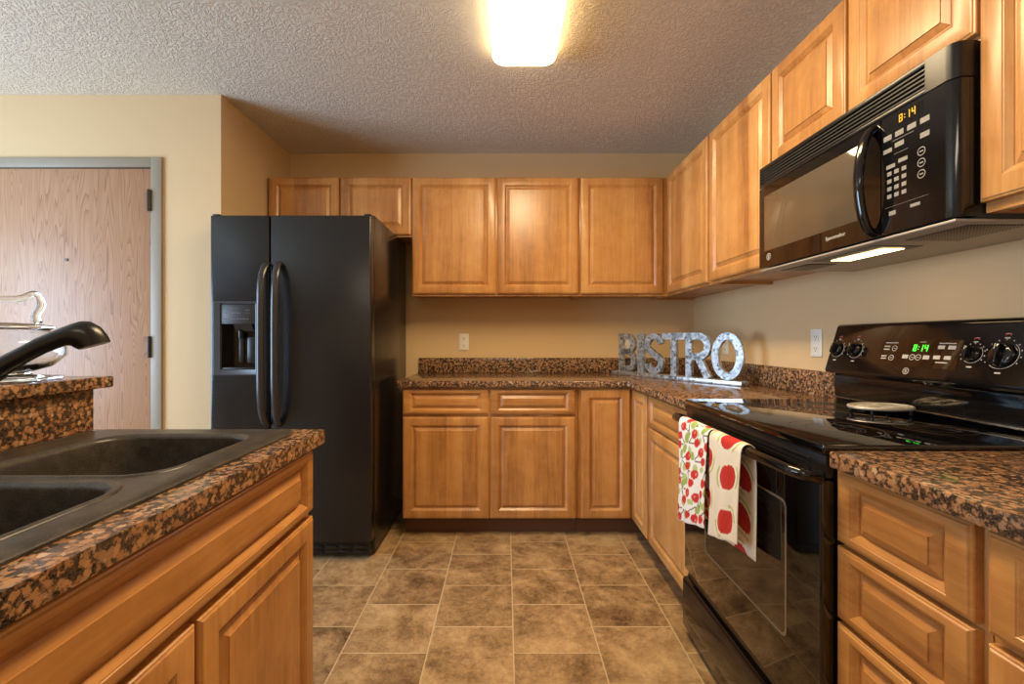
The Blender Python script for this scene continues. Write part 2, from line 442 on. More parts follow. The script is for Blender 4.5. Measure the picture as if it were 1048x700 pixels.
d2 = add_front(cr, 'door', 0, .255, LB, DT); d2.location = (RF-.42-.0005, 2.562-BF, LB); d2.rotation_euler = (0, 0, -PI/2)
base_cabinet('base_cabinet', 'wooden base cabinet left of the range with one drawer over one door', (RF, 2.290, 0), -PI/2, .538,
    [('drawer_front', .014, .530, DB, DT), ('door', .014, .530, LB, LT)], .60)
base_cabinet('drawer_cabinet', 'narrow wooden drawer cabinet stacked with drawers right of the range', (RF, .983, 0), -PI/2, .300,
    [('drawer_front', .002, .288, .714, .870), ('drawer_front', .002, .288, .546, .704), ('drawer_front', .002, .288, .378, .536), ('drawer_front', .002, .288, .115, .368)], .60)
base_cabinet('base_cabinet', 'wooden base cabinet at the right edge of the photo with a drawer above a door', (RF, .681, 0), -PI/2, .46,
    [('drawer_front', .006, .44, DB-.006, .868), ('door', .006, .44, LB, LT-.005)], .60)
base_cabinet('sink_cabinet', 'wooden sink base cabinet on the left with a long false front above two doors', (-.526, .275, 0), PI/2, .91,
    [('drawer_front', .012, .898, .708, .864), ('door', .012, .4535, LB, .692), ('door', .4615, .898, LB, .692)], .59, hollow=True)

UF = 2.896; UX = 1.053; UB, UT = 1.447, 2.200
wall_cabinet('wall_cabinet', 'short wooden wall cabinet with two doors above the refrigerator', (-1.545, UF, 0), 0, .934, 1.818, 2.204,
    [('door', .013, .464, 1.83, UT), ('door', .474, .928, 1.83, UT)])
wall_cabinet('wall_cabinet', 'double wooden wall cabinet on the back wall above the counter by the refrigerator', (-.610, UF, 0), 0, 1.09, 1.433, 2.204,
    [('door', .007, .544, UB, UT), ('door', .556, 1.081, UB, UT)])
wall_cabinet('wall_cabinet', 'single door wooden wall cabinet at right end of the back wall', (.481, UF, 0), 0, .570, 1.433, 2.204,
    [('door', .007, .540, UB, UT)])
wall_cabinet('wall_cabinet', 'wooden wall cabinet in the corner on right wall with one door', (UX, 3.198, 0), -PI/2, .925, 1.433, 2.204,
    [('door', .346, .913, UB, UT)])
wall_cabinet('wall_cabinet', 'single door wooden wall cabinet on right wall left of the microwave', (UX, 2.272, 0), -PI/2, .533, 1.433, 2.204,
    [('door', .009, .530, UB, UT)])
wall_cabinet('wall_cabinet', 'short two door wooden wall cabinet above the black microwave', (UX, 1.738, 0), -PI/2, .763, 1.8185, 2.204,
    [('door', .008, .383, 1.832, UT), ('door', .394, .759, 1.832, UT)])
wall_cabinet('wall_cabinet', 'wooden wall cabinet right of the microwave at upper right edge', (UX, .974, 0), -PI/2, .42, 1.433, 2.204,
    [('door', .003, .412, 1.455, UT)])

# ------------------------------------------------------------------ granite
CT, CB = .913, .8775
ct = thing('countertop', 'L shaped speckled brown granite countertop along back and right walls', 'countertop', (.4, 2.9, CB))
m = MB()
m.prism([(-.623, 2.553), (.700, 2.553), (.708, 2.545), (.708, 1.753), (WR-.003, 1.753), (WR-.003, WB-.003), (-.623, WB-.003)], CB, CT, 'z', .004)
part(m, 'slab', 'granite', ct)
part(MB().box(-.622, WR-.003, WB-.024, WB-.003, CT+.0005, 1.019, .002), 'backsplash', 'granite', ct)
part(MB().box(WR-.024, WR-.003, 1.753, WB-.0245, CT+.0005, 1.019, .002), 'backsplash', 'granite', ct)
ct = thing('countertop', 'speckled granite countertop right of the range over the drawers', 'countertop', (1.0, .6, CB))
part(MB().box(.708, WR-.003, .215, .974, CB, CT, .004), 'slab', 'granite', ct)
part(MB().box(WR-.024, WR-.003, .215, .974, CT+.0005, 1.019, .002), 'backsplash', 'granite', ct)
ct = thing('countertop', 'speckled granite countertop holding the double sink on the left', 'countertop', (-.8, .7, CB))
m = MB()
SX0, SX1, SY0, SY1 = -1.05, -.565, .30, 1.15
for a in ((-1.126, SX0, .18, 1.2035), (SX1, -.490, .18, 1.2035), (SX0, SX1, .18, SY0), (SX0, SX1, SY1, 1.2035)): m.box(*a, CB, CT)
bmesh.ops.remove_doubles(m.bm, verts=m.bm.verts, dist=1e-5)
part(m, 'slab', 'granite', ct)
rs = tag(MB().box(-1.1275, -1.106, .18, 1.194, CT+.0005, 1.0245, .002).build('backsplash', 'granite'), 'granite splash panel standing between the sink and the raised bar', 'backsplash')
bar = MB().box(-1.42, -1.080, .15, 1.226, 1.0255, 1.056, .004).build('bar_top', 'granite')
tag(bar, 'raised granite bar top behind the sink with glass jar on it', 'countertop')

# ------------------------------------------------------------------ sink
sk = thing('sink', 'dark composite double bowl sink set into the granite peninsula', 'sink', (-.8, .72, CT))
zt = .9225
b = bmesh.new()
outer = rrect(-1.058, -.556, .291, 1.159, .03, zt)
bowls = [(-.955, -.605, .765, 1.092, .07), (-.955, -.605, .345, .725, .07)]
def loop(pts):
    v = [b.verts.new(p) for p in pts]
    return [b.edges.new((v[i], v[(i+1) % len(v)])) for i in range(len(v))]
eds = loop(outer)
for x0, x1, y0, y1, r in bowls: eds += loop(rrect(x0-.012, x1+.012, y0-.012, y1+.012, r+.0066, zt))
bmesh.ops.triangle_fill(b, edges=eds, use_beauty=True, use_dissolve=False)
for f in b.faces:
    if f.normal.z < 0: f.normal_flip()
m = MB(); m._merge(b)
m.loft([rrect(-1.058, -.556, .291, 1.159, .03, zt), rrect(-1.065, -.547, .282, 1.168, .032, zt-.0035), rrect(-1.067, -.545, .28, 1.17, .033, zt-.005), rrect(-1.067, -.545, .28, 1.17, .033, CT+.0005)], False, False)
bmesh.ops.remove_doubles(m.bm, verts=m.bm.verts, dist=1e-5)
part(m, 'deck', 'sink', sk, 40)
for x0, x1, y0, y1, r in bowls:
    m = MB(); rr = []
    for ins, z in ((-.012, zt), (-.010, zt+.0025), (-.003, zt+.0025), (0, zt+.001), (.003, zt-.002), (.0055, zt-.004), (.007, zt-.010), (.008, .885), (.018, .745), (.03, .728), (.055, .722), (.12, .720)):
        rr.append(rrect(x0+ins, x1-ins, y0+ins, y1-ins, max(.012, r-ins*.55), z))
    m.loft(rr, False, True); part(m, 'bowl', 'sink', sk, 50)
    cx, cy = (x0+x1)/2, (y0+y1)/2
    part(MB().lathe([(.044, .7205), (.044, .7225), (.036, .723), (.03, .7215), (.004, .7212)], (cx, cy, 0), 24), 'drain', 'steel', sk)
# faucet
fc = thing('faucet', 'black pull out kitchen faucet arching over the sink', 'faucet', (-1.012, .75, zt))
part(MB().lathe([(.032, zt+.0005), (.032, zt+.006), (.027, zt+.012), (.025, zt+.05), (.025, 1.02), (.021, 1.045), (.004, 1.05)], (-1.012, .75, 0), 24), 'body', 'black_satin', fc)
def sp(t, z): return (-1.012+.243*t, .75+.114*t, z)
pts = catmull([sp(0, .985), sp(.10, 1.030), sp(.25, 1.070), sp(.41, 1.103)], 5)
part(MB().sweep(pts, [.0195]*len(pts), 16), 'spout', 'black_satin', fc)
def bell(pairs, cap_in=True):
    """circles whose top and bottom points lie in the vertical plane of the spout"""
    sd = Vector((-.114, .243, 0)).normalized(); rg_ = []
    for (t0, z0), (t1, z1) in pairs:
        a_, b_ = Vector(sp(t0, z0)), Vector(sp(t1, z1)); c_ = (a_+b_)/2; r_ = (a_-b_)/2; rs_ = min(r_.length, .0235)
        rg_.append([c_+r_*math.cos(2*PI*k/20)+sd*(rs_*math.sin(2*PI*k/20)) for k in range(20)])
    return rg_
prs = [((.3891, 1.1198), (.4308, 1.0866)), ((.5124, 1.1422), (.5635, 1.1153)), ((.6053, 1.1605), (.6602, 1.1328)), ((.7211, 1.1779), (.7622, 1.146)), ((.7882, 1.1873), (.796, 1.1447)),
       ((.8406, 1.1927), (.8091, 1.1409)), ((.8939, 1.192), (.8169, 1.1396)), ((.9478, 1.1817), (.8222, 1.1389)), ((.9833, 1.1666), (.8264, 1.1383)), ((1.0026, 1.1535), (.8301, 1.1379))]
part(MB().loft(bell(prs)), 'spray_head', 'black_satin', fc, 60)
part(MB().sweep(catmull([(-1.012, .74, 1.0), (-1.02, .70, 1.02), (-1.03, .64, 1.05)], 5), [.009]*11, 10), 'lever', 'black_satin', fc)

# ------------------------------------------------------------------ refrigerator
FX0, FX1, FY, FB = -1.516, -.690, 2.280, 2.352
fr = thing('refrigerator', 'black side by side refrigerator with ice and water dispenser', 'refrigerator', (-1.1, 2.7, 0))
m = MB(); m.box(FX0+.004, FX1-.004, FB+.012, 3.10, .02, 1.812, .006); part(m, 'cabinet', 'fridge_side', fr)
m = MB(); m.box(FX0+.012, FX1-.012, FB, FB+.012, .10, 1.785); part(m, 'gasket', 'black_matte', fr)
XS = -1.2105
# freezer door with the dispenser opening cut through the front
ox0, ox1, oz0, oz1 = -1.497, -1.262, .968, 1.349
m = MB(); n = .0
def slab(mb, x0, x1, z0, z1, y0=FY, y1=FB): mb.box(x0, x1, y0, y1, z0, z1)
fz0, fz1, dx0, dx1 = .113, 1.791, FX0, XS-.003
fd = bpy.data.objects.new('freezer_door', None)
b = bmesh.new()
def ring(x0, x1, z0, z1, y): return [b.verts.new(p) for p in ((x0, y, z0), (x1, y, z0), (x1, y, z1), (x0, y, z1))]
L = [ring(ox0, ox1, oz0, oz1, FB-.004), ring(ox0, ox1, oz0, oz1, FY), ring(dx0+.008, dx1-.008, fz0+.008, fz1-.008, FY), ring(dx0+.0025, dx1-.0025, fz0+.0025, fz1-.0025, FY+.0025), ring(dx0, dx1, fz0, fz1, FY+.008), ring(dx0, dx1, fz0, fz1, FB-.003)]
for i in range(len(L)-1):
    for j in range(4): b.faces.new((L[i][j], L[i][(j+1) % 4], L[i+1][(j+1) % 4], L[i+1][j]))
b.faces.new(L[-1]); b.faces.new(L[0][::-1])
bmesh.ops.recalc_face_normals(b, faces=b.faces)
m = MB(); m._merge(b)
fdo = part(m, 'freezer_door', 'fridge', fr, 30)
m = MB(); m.box(XS+.003, FX1, FY, FB-.003, .113, 1.791, .008, 3); rdo = part(m, 'refrigerator_door', 'fridge', fr, 30)
def handle(x, door, sgn):
    pts = catmull([(x+sgn*.004, FY+.002, 1.545), (x+sgn*.003, FY-.022, 1.525), (x, FY-.046, 1.46), (x, FY-.056, 1.33), (x, FY-.058, 1.128), (x, FY-.056, .93), (x, FY-.046, .80), (x+sgn*.003, FY-.022, .735), (x+sgn*.004, FY+.002, .712)], 6)
    mm = MB(); mm.sweep(pts, [(.012, .0185)]*len(pts), 14, up=(0, -1, 0)); part(mm, 'handle', 'handle', door)
handle(-1.2285, fdo, 1); handle(-1.158, rdo, -1)
# dispenser
m = MB(); b = bmesh.new()
L = [ring(ox0+.001, ox1-.001, oz0+.001, oz1-.001, FY+.004), ring(ox0+.001, ox1-.001, oz0+.001, oz1-.001, FY-.006), ring(ox0+.006, ox1-.006, oz0+.006, oz1-.006, FY-.009), ring(ox0+.033, ox1-.02, oz0+.03, oz1-.014, FY-.003), ring(ox0+.033, ox1-.02, oz0+.03, oz1-.014, FY+.012)]
for i in range(4):
    for j in range(4): b.faces.new((L[i][j], L[i][(j+1) % 4], L[i+1][(j+1) % 4], L[i+1][j]))
bmesh.ops.recalc_face_normals(b, faces=b.faces); m._merge(b); part(m, 'dispenser_bezel', 'gray_plastic', fdo)
part(MB().box(ox0+.034, ox1-.021, FY+.002, FY+.02, 1.232, oz1-.015, .002), 'dispenser_panel', 'gray_dark', fdo)
m = MB(); m.box(ox0+.034, ox1-.021, FB-.014, FB-.006, oz0+.031, 1.2315); m.box(ox0+.034, ox0+.037, FY+.013, FB-.014, oz0+.031, 1.2315); m.box(ox1-.024, ox1-.021, FY+.013, FB-.014, oz0+.031, 1.2315)
part(m, 'dispenser_recess', 'black_gloss', fdo)
part(MB().box(ox0+.0375, ox1-.0245, FY+.004, FB-.0145, oz0+.031, oz0+.040, .002), 'drip_tray', 'gray_dark', fdo)
m = MB(); m.prism([(FY+.014, 1.2315), (FB-.0145, 1.2315), (FB-.0145, 1.19), (FY+.035, 1.196)], -1.405, -1.31, 'x'); m.lathe([(.012, 1.16), (.014, 1.198)], (-1.38, FY+.038, 0), 16)
m.box(-1.40, -1.372, FB-.022, FB-.0145, 1.03, 1.16, .003); m.box(-1.352, -1.30, FB-.026, FB-.0145, 1.03, 1.165, .003)
part(m, 'dispenser_paddle', 'black_satin', fdo)
m = MB()
for k in range(8): m.box(-1.447+k*.0165, -1.437+k*.0165, FY+.0012, FY+.0025, 1.255, 1.261)
m.box(-1.424, -1.36, FY+.0012, FY+.0025, 1.287, 1.291); m.box(-1.42, -1.37, FY+.0012, FY+.0025, 1.313, 1.315)
for x in (-1.455, -1.335): m.box(x, x+.022, FY+.0012, FY+.0025, 1.302, 1.305); m.box(x, x+.022, FY+.0012, FY+.0025, 1.288, 1.2905)
part(m, 'panel_markings', 'dim_print', fdo)
m = MB(); m.box(FX0+.03, FX1-.02, FB-.018, FB+.012, .022, .095, .004)
for k in range(10):
    x = FX0+.05+k*.075; m.box(x, x+.06, FB-.024, FB-.017, .034, .048, .003); m.box(x, x+.06, FB-.024, FB-.017, .058, .074, .003)
part(m, 'base_grille', 'black_satin', fr)
for x in (FX0+.022, FX1-.022): part(MB().box(x-.018, x+.018, FY+.012, FY+.065, 1.7915, 1.8005, .003), 'hinge_cover', 'black_satin', fr)
for x in (FX0+.07, FX1-.07):
    for y in (FB+.05, 3.02): part(MB().lathe([(.018, 0.0005), (.018, .022)], (x, y, 0), 14), 'foot', 'black_satin', fr)

# ------------------------------------------------------------------ microwave (front face x=.99, spans y .98 .. 1.735)
mw = thing('microwave', 'black over the range microwave mounted under the short wall cabinet', 'microwave', (1.17, 1.357, 1.425))
MY0, MY1, MZ0, MZ1, MX = .9785, 1.734, 1.425, 1.8165, .990
m = MB(); m.box(MX+.05, WR-.002, MY0, MY1, MZ0, MZ1, .003); part(m, 'casing', 'black_satin', mw)
# plan outline of the front with rounded near corner
def front_prism(y0, y1, z0, z1, xf=MX, xb=MX+.0495, r0=.0, r1=.0):
    pl = []
    if r0:
        for k in range(7):
            a = PI/2*k/6; pl.append((xf+r0-r0*math.sin(a), y0+r0-r0*math.cos(a)))
    else: pl.append((xf, y0))
    pl.append((xf, y1)); pl.append((xb, y1)); pl.append((xb, y0))
    mm = MB(); mm.prism(pl, z0, z1, 'z'); return mm
m = front_prism(MY0, MY0+.072, 1.738, MZ1, MX, MX+.0495, .024)
m.box(MX+.014, MX+.0495, MY0+.072, MY1, 1.738, MZ1); m.box(MX, MX+.0142, MY0+.072, MY1, 1.804, MZ1, .001); m.box(MX, MX+.0142, MY0+.072, MY1, 1.738, 1.748, .001)
m.box(MX, MX+.0142, MY1-.008, MY1, 1.747, 1.805, .001)
part(m, 'vent_housing', 'black_satin', mw)
for k in range(5):
    z = 1.7505+k*.0108
    m = MB(); m.prism([(MX, z), (MX+.0145, z+.003), (MX+.0145, z+.0058), (MX, z+.0036)], MY0+.0725, MY1-.0085, 'y'); part(m, 'vent_slat', 'slat', mw)
ys = 1.172
mwd = part(front_prism(ys+.002, MY1, MZ0+.004, 1.735), 'door', 'black_glass', mw)
part(MB().box(MX-.0012, MX+.002, 1.245, 1.70, 1.490, 1.700, .0008), 'window', 'tan_reflection_window', mwd)
mcp = part(front_prism(MY0, ys-.001, MZ0+.004, 1.735, MX, MX+.0495, .024), 'control_panel', 'black_gloss', mw, 50)
pts = catmull([(MX+.002, 1.197, 1.722), (MX-.02, 1.195, 1.700), (MX-.036, 1.194, 1.650), (MX-.044, 1.193, 1.575), (MX-.036, 1.194, 1.505), (MX-.02, 1.195, 1.455), (MX+.002, 1.197, 1.440)], 6)
part(MB().sweep(pts, [(.011, .014)]*len(pts), 14, up=(-1, 0, 0)), 'handle', 'black_gloss', mwd)
# facing -x : local x -> -y, local y -> z, local z -> -x
def facing(x, y, z, rot=0): return Matrix(((0, 0, -1, x), (-1, 0, 0, y), (0, 1, 0, z), (0, 0, 0, 1)))
def loc_of(root): return Matrix.Translation(-root.matrix_basis.translation)
def mtext(body, size, mat, y, z, name, parent): return text(body, size, mat, loc_of(mw) @ facing(MX-.0006, y, z), name, parent, .0004)
def emblem(mb, mtx, r):
    rg = MB()
    def circ(rad, z, n=28): return [(rad*math.cos(2*PI*k/n), rad*math.sin(2*PI*k/n), z) for k in range(n)]
    mb.loft([circ(r, 0), circ(r, .0006), circ(r*.84, .0006), circ(r*.84, 0)], False, False, mat=mtx)
    for sx in (-1, 1):
        p = catmull([(sx*r*.05, -sx*r*.1, .0004), (sx*r*.35, sx*r*.35, .0004), (sx*r*.1, sx*r*.55, .0004), (-sx*r*.1, sx*r*.1, .0004), (sx*r*.25, -sx*r*.45, .0004), (sx*r*.6, -sx*r*.2, .0004)], 5)
        mb.sweep(p, [r*.07]*len(p), 6, mat=mtx)
m = MB(); emblem(m, facing(MX-.0004, 1.672, 1.466), .013); part(m, 'emblem', 'white_print', mwd)
mtext('Spacemaker', .0165, 'white_print', 1.335, 1.465, 'lettering', mwd)
m = MB()
def key(mb, y, z, wy, hz, x=MX-.0005, b_=.0004): mb.box(x, x+.0012, y-wy/2, y+wy/2, z+.040-hz/2, z+.040+hz/2, b_, 1)
for k in range(4): key(m, 1.152-.034*k, 1.637+.0, .024, .0135)
key(m, 1.152, 1.604, .026, .011); key(m, 1.118, 1.609, .026, .0125); key(m, 1.05, 1.602, .024, .013)
key(m, 1.143, 1.561, .026, .010); key(m, 1.108, 1.566, .026, .010)
for r_ in range(4):
    for c_ in range(3): key(m, 1.147-.021*c_, 1.543-.0195*r_, .013, .0105)
key(m, 1.108, 1.623, .06, .0015); key(m, 1.114, 1.588, .04, .0012)
key(m, 1.1, 1.457, .12, .0008); key(m, 1.138, 1.440, .02, .011); key(m, 1.075, 1.443, .026, .008)
for z in (1.565, 1.538, 1.511):
    mt = facing(MX-.0002, 1.058, z+.040)
    def circ(rad, zz, n=20): return [(rad*math.cos(2*PI*k/n), rad*math.sin(2*PI*k/n), zz) for k in range(n)]
    m.loft([circ(.0105, 0), circ(.0105, .0006), circ(.0085, .0006), circ(.0085, 0)], False, False, mat=mt)
    m.box(-.005, .005, -.0015, .0015, 0, .0006, mat=mt)
part(m, 'keypad', 'gray_print', mcp)
# seven segment numerals
SEG = {'0': 'abcdef', '1': 'bc', '2': 'abged', '3': 'abgcd', '4': 'fgbc', '5': 'afgcd', '6': 'afgedc', '7': 'abc', '8': 'abcdefg', '9': 'abcdfg'}
def digits(mb, s, size, mtx):
    x = 0; w_ = size*.5; t = size*.11
    for ch in s:
        if ch == ':':
            for z in (.3, .7): mb.box(x, x+t, size*z-t/2, size*z+t/2, 0, .0006, mat=mtx)
            x += size*.28; continue
        q = {'a': (0, w_, size-t, size), 'g': (0, w_, size/2-t/2, size/2+t/2), 'd': (0, w_, 0, t), 'f': (0, t, size/2, size), 'b': (w_-t, w_, size/2, size), 'e': (0, t, 0, size/2), 'c': (w_-t, w_, 0, size/2)}
        for c in SEG[ch]:
            a = q[c]; mb.box(x+a[0], x+a[1], a[2], a[3], 0, .0006, mat=mtx)
        x += size*.78
m = MB(); m.box(MX-.0003, MX+.001, 1.055, 1.135, 1.697, 1.725); part(m, 'display_window', 'black_glass', mcp)
m = MB(); digits(m, '8:14', .019, facing(MX-.0004, 1.118, 1.702)); part(m, 'display_digits', 'amber_led', mcp)
# underside
m = MB(); m.box(MX+.004, WR-.004, MY0+.004, MY1-.004, MZ0-.007, MZ0-.0005, .002); part(m, 'underside_plate', 'micro_under', mw)
m = MB(); m.box(MX+.06, MX+.20, MY0+.03, MY0+.19, MZ0-.0095, MZ0-.0075, .001); part(m, 'grease_filter', 'filter', mw)
m = MB(); m.box(MX+.06, MX+.16, MY1-.19, MY1-.04, MZ0-.0095, MZ0-.0075, .001); part(m, 'grease_filter', 'filter', mw)
m = MB(); m.box(MX+.04, MX+.175, 1.24, 1.50, MZ0-.0085, MZ0-.0075); part(m, 'lamp_recess', 'gray_dark', mw)
m = MB(); m.box(MX+.085, MX+.15, 1.27, 1.47, MZ0-.0105, MZ0-.009, .0006); part(m, 'lamp_cover', 'hood_lamp', mw)

# ------------------------------------------------------------------ range
RY0, RY1, RX = .984, 1.746, .700
rg = thing('range', 'black freestanding electric range with smooth glass cooktop', 'stove', (1.02, 1.365, 0))
m = MB(); m.box(RX+.036, 1.33, RY0, RY1, .03, .900, .003); m.box(RX+.06, 1.30, RY0+.03, RY1-.03, 0, .031); part(m, 'body', 'black_satin', rg)
m = MB(); m.box(RX+.004, 1.30, RY0-.0, RY1, .901, .922, .005, 3); part(m, 'cooktop', 'black_glass', rg)
m = MB(); m.box(RX+.010, RX+.0355, RY0+.002, RY1-.002, .848, .900, .003)
for k in range(3): m.box(RX+.006, RX+.0105, RY0+.05, RY1-.05, .857+k*.011, .861+k*.011, .001)
part(m, 'vent_trim', 'black_satin', rg)
for cx, cy, r in ((.87, 1.175, .105), (.87, 1.56, .085), (1.13, 1.175, .085), (1.13, 1.56, .105)):
    m = MB()
    for rr_ in (r, r*.62):
        def circ(rad, z, n=48): return [(cx+rad*math.cos(2*PI*k/n), cy+rad*math.sin(2*PI*k/n), z) for k in range(n)]
        m.loft([circ(rr_, .9221), circ(rr_-.0012, .9224), circ(rr_-.0024, .9221)], False, False)
    part(m, 'burner_ring', 'gray_dark', rg)
od = part(MB().box(RX, RX+.035, RY0+.002, RY1-.004, .262, .845, .006, 3), 'oven_door', 'black_glass', rg)
b = bmesh.new(); m = MB()
def rr_yz(y0, y1, z0, z1, r, x): return [(x, p[0], p[1]) for p in rrect(y0, y1, z0, z1, r, 0)]
m.loft([rr_yz(1.108, 1.562, .408, .755, .02, RX-.0003), rr_yz(1.112, 1.558, .412, .751, .018, RX-.0012), rr_yz(1.115, 1.555, .415, .748, .016, RX-.0003)], False, False)
part(m, 'window_border', 'window_line', od)
m = MB(); m.loft([rr_yz(1.1155, 1.5545, .4155, .7475, .016, RX+.002), rr_yz(1.1155, 1.5545, .4155, .7475, .016, RX-.0004)], False, True); part(m, 'window', 'oven_window', od)
hx, hz = .652, .857
pts = catmull([(RX+.002, 1.738, .846), (RX-.018, 1.738, .852), (hx+.012, 1.732, .856), (hx, 1.708, hz)], 5)+catmull([(hx-.003, 1.60, hz), (hx-.005, 1.365, hz), (hx-.003, 1.13, hz)], 6)+catmull([(hx, 1.022, hz), (hx+.012, .998, .856), (RX-.018, .992, .852), (RX+.002, .992, .846)], 5)
part(MB().sweep(pts, [(.0135, .0125)]*len(pts), 14), 'handle', 'black_gloss', od)
m = MB(); m.prism([(RX+.035, .03), (RX+.002, .03), (RX-.003, .04), (RX-.003, .215), (RX+.004, .225), (RX+.016, .226), (RX+.022, .252), (RX+.035, .252)], RY0+.002, RY1+.002, 'y'); part(m, 'storage_drawer', 'black_gloss', rg)
# back guard
GB = Vector((1.245, RY1-.012, 1.038)); gv = Vector((.050, 0, .168)); gl = gv.length; gv.normalize(); gu = Vector((0, -1, 0)); gn = gu.cross(gv).normalized()
def gm(u, v, n=0):
    p = GB+gu*u+gv*v+gn*n
    return Matrix(((gu.x, gv.x, gn.x, p.x), (gu.y, gv.y, gn.y, p.y), (gu.z, gv.z, gn.z, p.z), (0, 0, 0, 1)))
m = MB(); m.prism([(1.247, 1.030), (1.245, 1.040), (1.2935, 1.203), (1.300, 1.211), (1.310, 1.2135), (1.354, 1.2135), (1.354, .901), (1.300, .901), (1.284, .935), (1.280, .985), (1.283, 1.018)], RY0+.012, RY1-.012, 'y', .002)
bg = part(m, 'backguard', 'black_gloss', rg)
part(MB().box(.0, .262, .034, .122, -.0005, .0009, 0, 1, mat=gm(.232, 0, .0008)), 'display_panel', 'black_glass', bg)
part(MB().box(1.272, 1.2865, RY0+.013, RY1-.013, .9325, .9375, .001), 'rear_trim', 'steel', rg)
def knob(u, v, r, ring_r, name='knob'):
    mk = MB(); mtx = gm(u, v, .001)
    mk.lathe([(r, 0), (r, .006), (r*.86, .010), (r*.80, .011), (.002, .011)], n=28, mat=mtx)
    mk.box(-r*.26, r*.26, -r*.80, r*.80, .009, .026, .003, mat=mtx)
    k = part(mk, name, 'black_gloss', rg)
    mi = MB(); mi.box(-.0012, .0012, r*.3, r*.78, .0262, .0266, mat=mtx); mi.build('pointer', 'white_print', k, shift=rg.location)
    return k
mk = MB()
for u, v, r, rr_ in ((.036, .083, .023, .031), (.123, .083, .023, .031), (.527, .082, .021, .0255), (.600, .082, .031, .037), (.690, .083, .023, .031)):
    kb = knob(u, v, r, rr_); mk = MB(); red = MB()
    mtx = gm(u, v, .0006)
    pt = [(rr_*math.sin(math.radians(a)), rr_*math.cos(math.radians(a)), .0004) for a in range(40, 230, 10)]
    mk.sweep(pt, [.0007]*len(pt), 5, mat=mtx)
    for a in range(-120, 130, 24):
        x, y = (rr_+.005)*math.sin(math.radians(a)), (rr_+.005)*math.cos(math.radians(a))
        mk.box(x-.0013, x+.0013, y-.0016, y+.0016, 0, .0005, mat=mtx)
    mk.box(-.007, .007, -rr_-.013, -rr_-.0095, 0, .0005, mat=mtx); mk.box(-.006, .006, rr_+.007, rr_+.0105, 0, .0005, mat=mtx)
    for dx in (-.007, .004): red.box(dx, dx+.004, rr_+.016, rr_+.021, 0, .0005, mat=mtx)
    mk.box(-.004, .005, rr_+.0195, rr_+.021, 0, .0005, mat=mtx)
    part(mk, 'dial_markings', 'white_print', kb); part(red, 'burner_symbol', 'red_print', kb)
mk = MB()
base_m = gm(.232, 0, .0022)
keys = [(.012, .096, .022, .004), (.012, .086, .022, .004), (.010, .063, .020, .004), (.010, .055, .020, .004), (.088, .060, .020, .012), (.158, .060, .020, .012), (.196, .093, .020, .011), (.226, .093, .022, .011), (.190, .062, .020, .011), (.222, .062, .020, .011),
        (.014, .109, .046, .003), (.196, .109, .05, .003), (.200, .051, .036, .003)]
rounds = [(.052, .092), (.049, .060), (.122, .065), (.142, .065)]
for lo, hi in ((0, .08), (.08, .185), (.185, .3)):
    mk = MB()
    for x, y, w_, h_ in keys:
        if lo <= x < hi: mk.box(x, x+w_, y, y+h_, 0, .0005, mat=base_m)
    for x, y in rounds:
        if not lo <= x < hi: continue
        def circ(rad, zz, n=20): return [(x+rad*math.cos(2*PI*k/n), y+rad*math.sin(2*PI*k/n), zz) for k in range(n)]
        mk.loft([circ(.0095, 0), circ(.0095, .0005), circ(.0075, .0005), circ(.0075, 0)], False, False, mat=base_m)
        mk.box(x-.004, x+.004, y-.001, y+.001, 0, .0005, mat=base_m)
    part(mk, 'key_labels', 'white_print', bg)
part(MB().box(.135, .155, .113, .115, 0, .0005, mat=base_m), 'display_legend', 'white_print', bg)
m = MB(); digits(m, '8:14', .020, gm(.232+.118, .085, .0022)); part(m, 'display_digits', 'green_led', bg)
m = MB(); emblem(m, gm(.345, .020, .0008), .0105); part(m, 'emblem', 'white_print', bg)

# ------------------------------------------------------------------ trivet
tv = thing('trivet', 'oval silver wire trivet on the rear of the cooktop', 'trivet', (1.180, 1.400, .9225))
def ringpath(cx, cy, r, z, n=40, sq=1): return [(cx+r*math.cos(2*PI*k/n), cy+r*sq*math.sin(2*PI*k/n), z) for k in range(n+1)]
m = MB(); tz = .944; tx, ty, tr, ts = 1.180, 1.400, .088, .70
m.sweep(ringpath(tx, ty, tr, tz, 40, ts), [.0055]*41, 8)
for k in range(6):
    a = 2*PI*k/6; m.sweep(ringpath(tx+.044*math.cos(a), ty+.044*ts*math.sin(a), .037, tz, 24, ts), [.0040]*25, 6)
m.sweep(ringpath(tx, ty, .012, tz, 20, ts), [.003]*21, 6)
part(m, 'wire_top', 'brushed', tv)
for k in range(4):
    a = PI/4+k*PI/2; x, y = tx+.084*math.cos(a), ty+.084*ts*math.sin(a)
    part(MB().lathe([(.004, .9226), (.005, .926), (.004, tz-.002)], (x, y, 0), 12), 'foot', 'black_satin', tv)

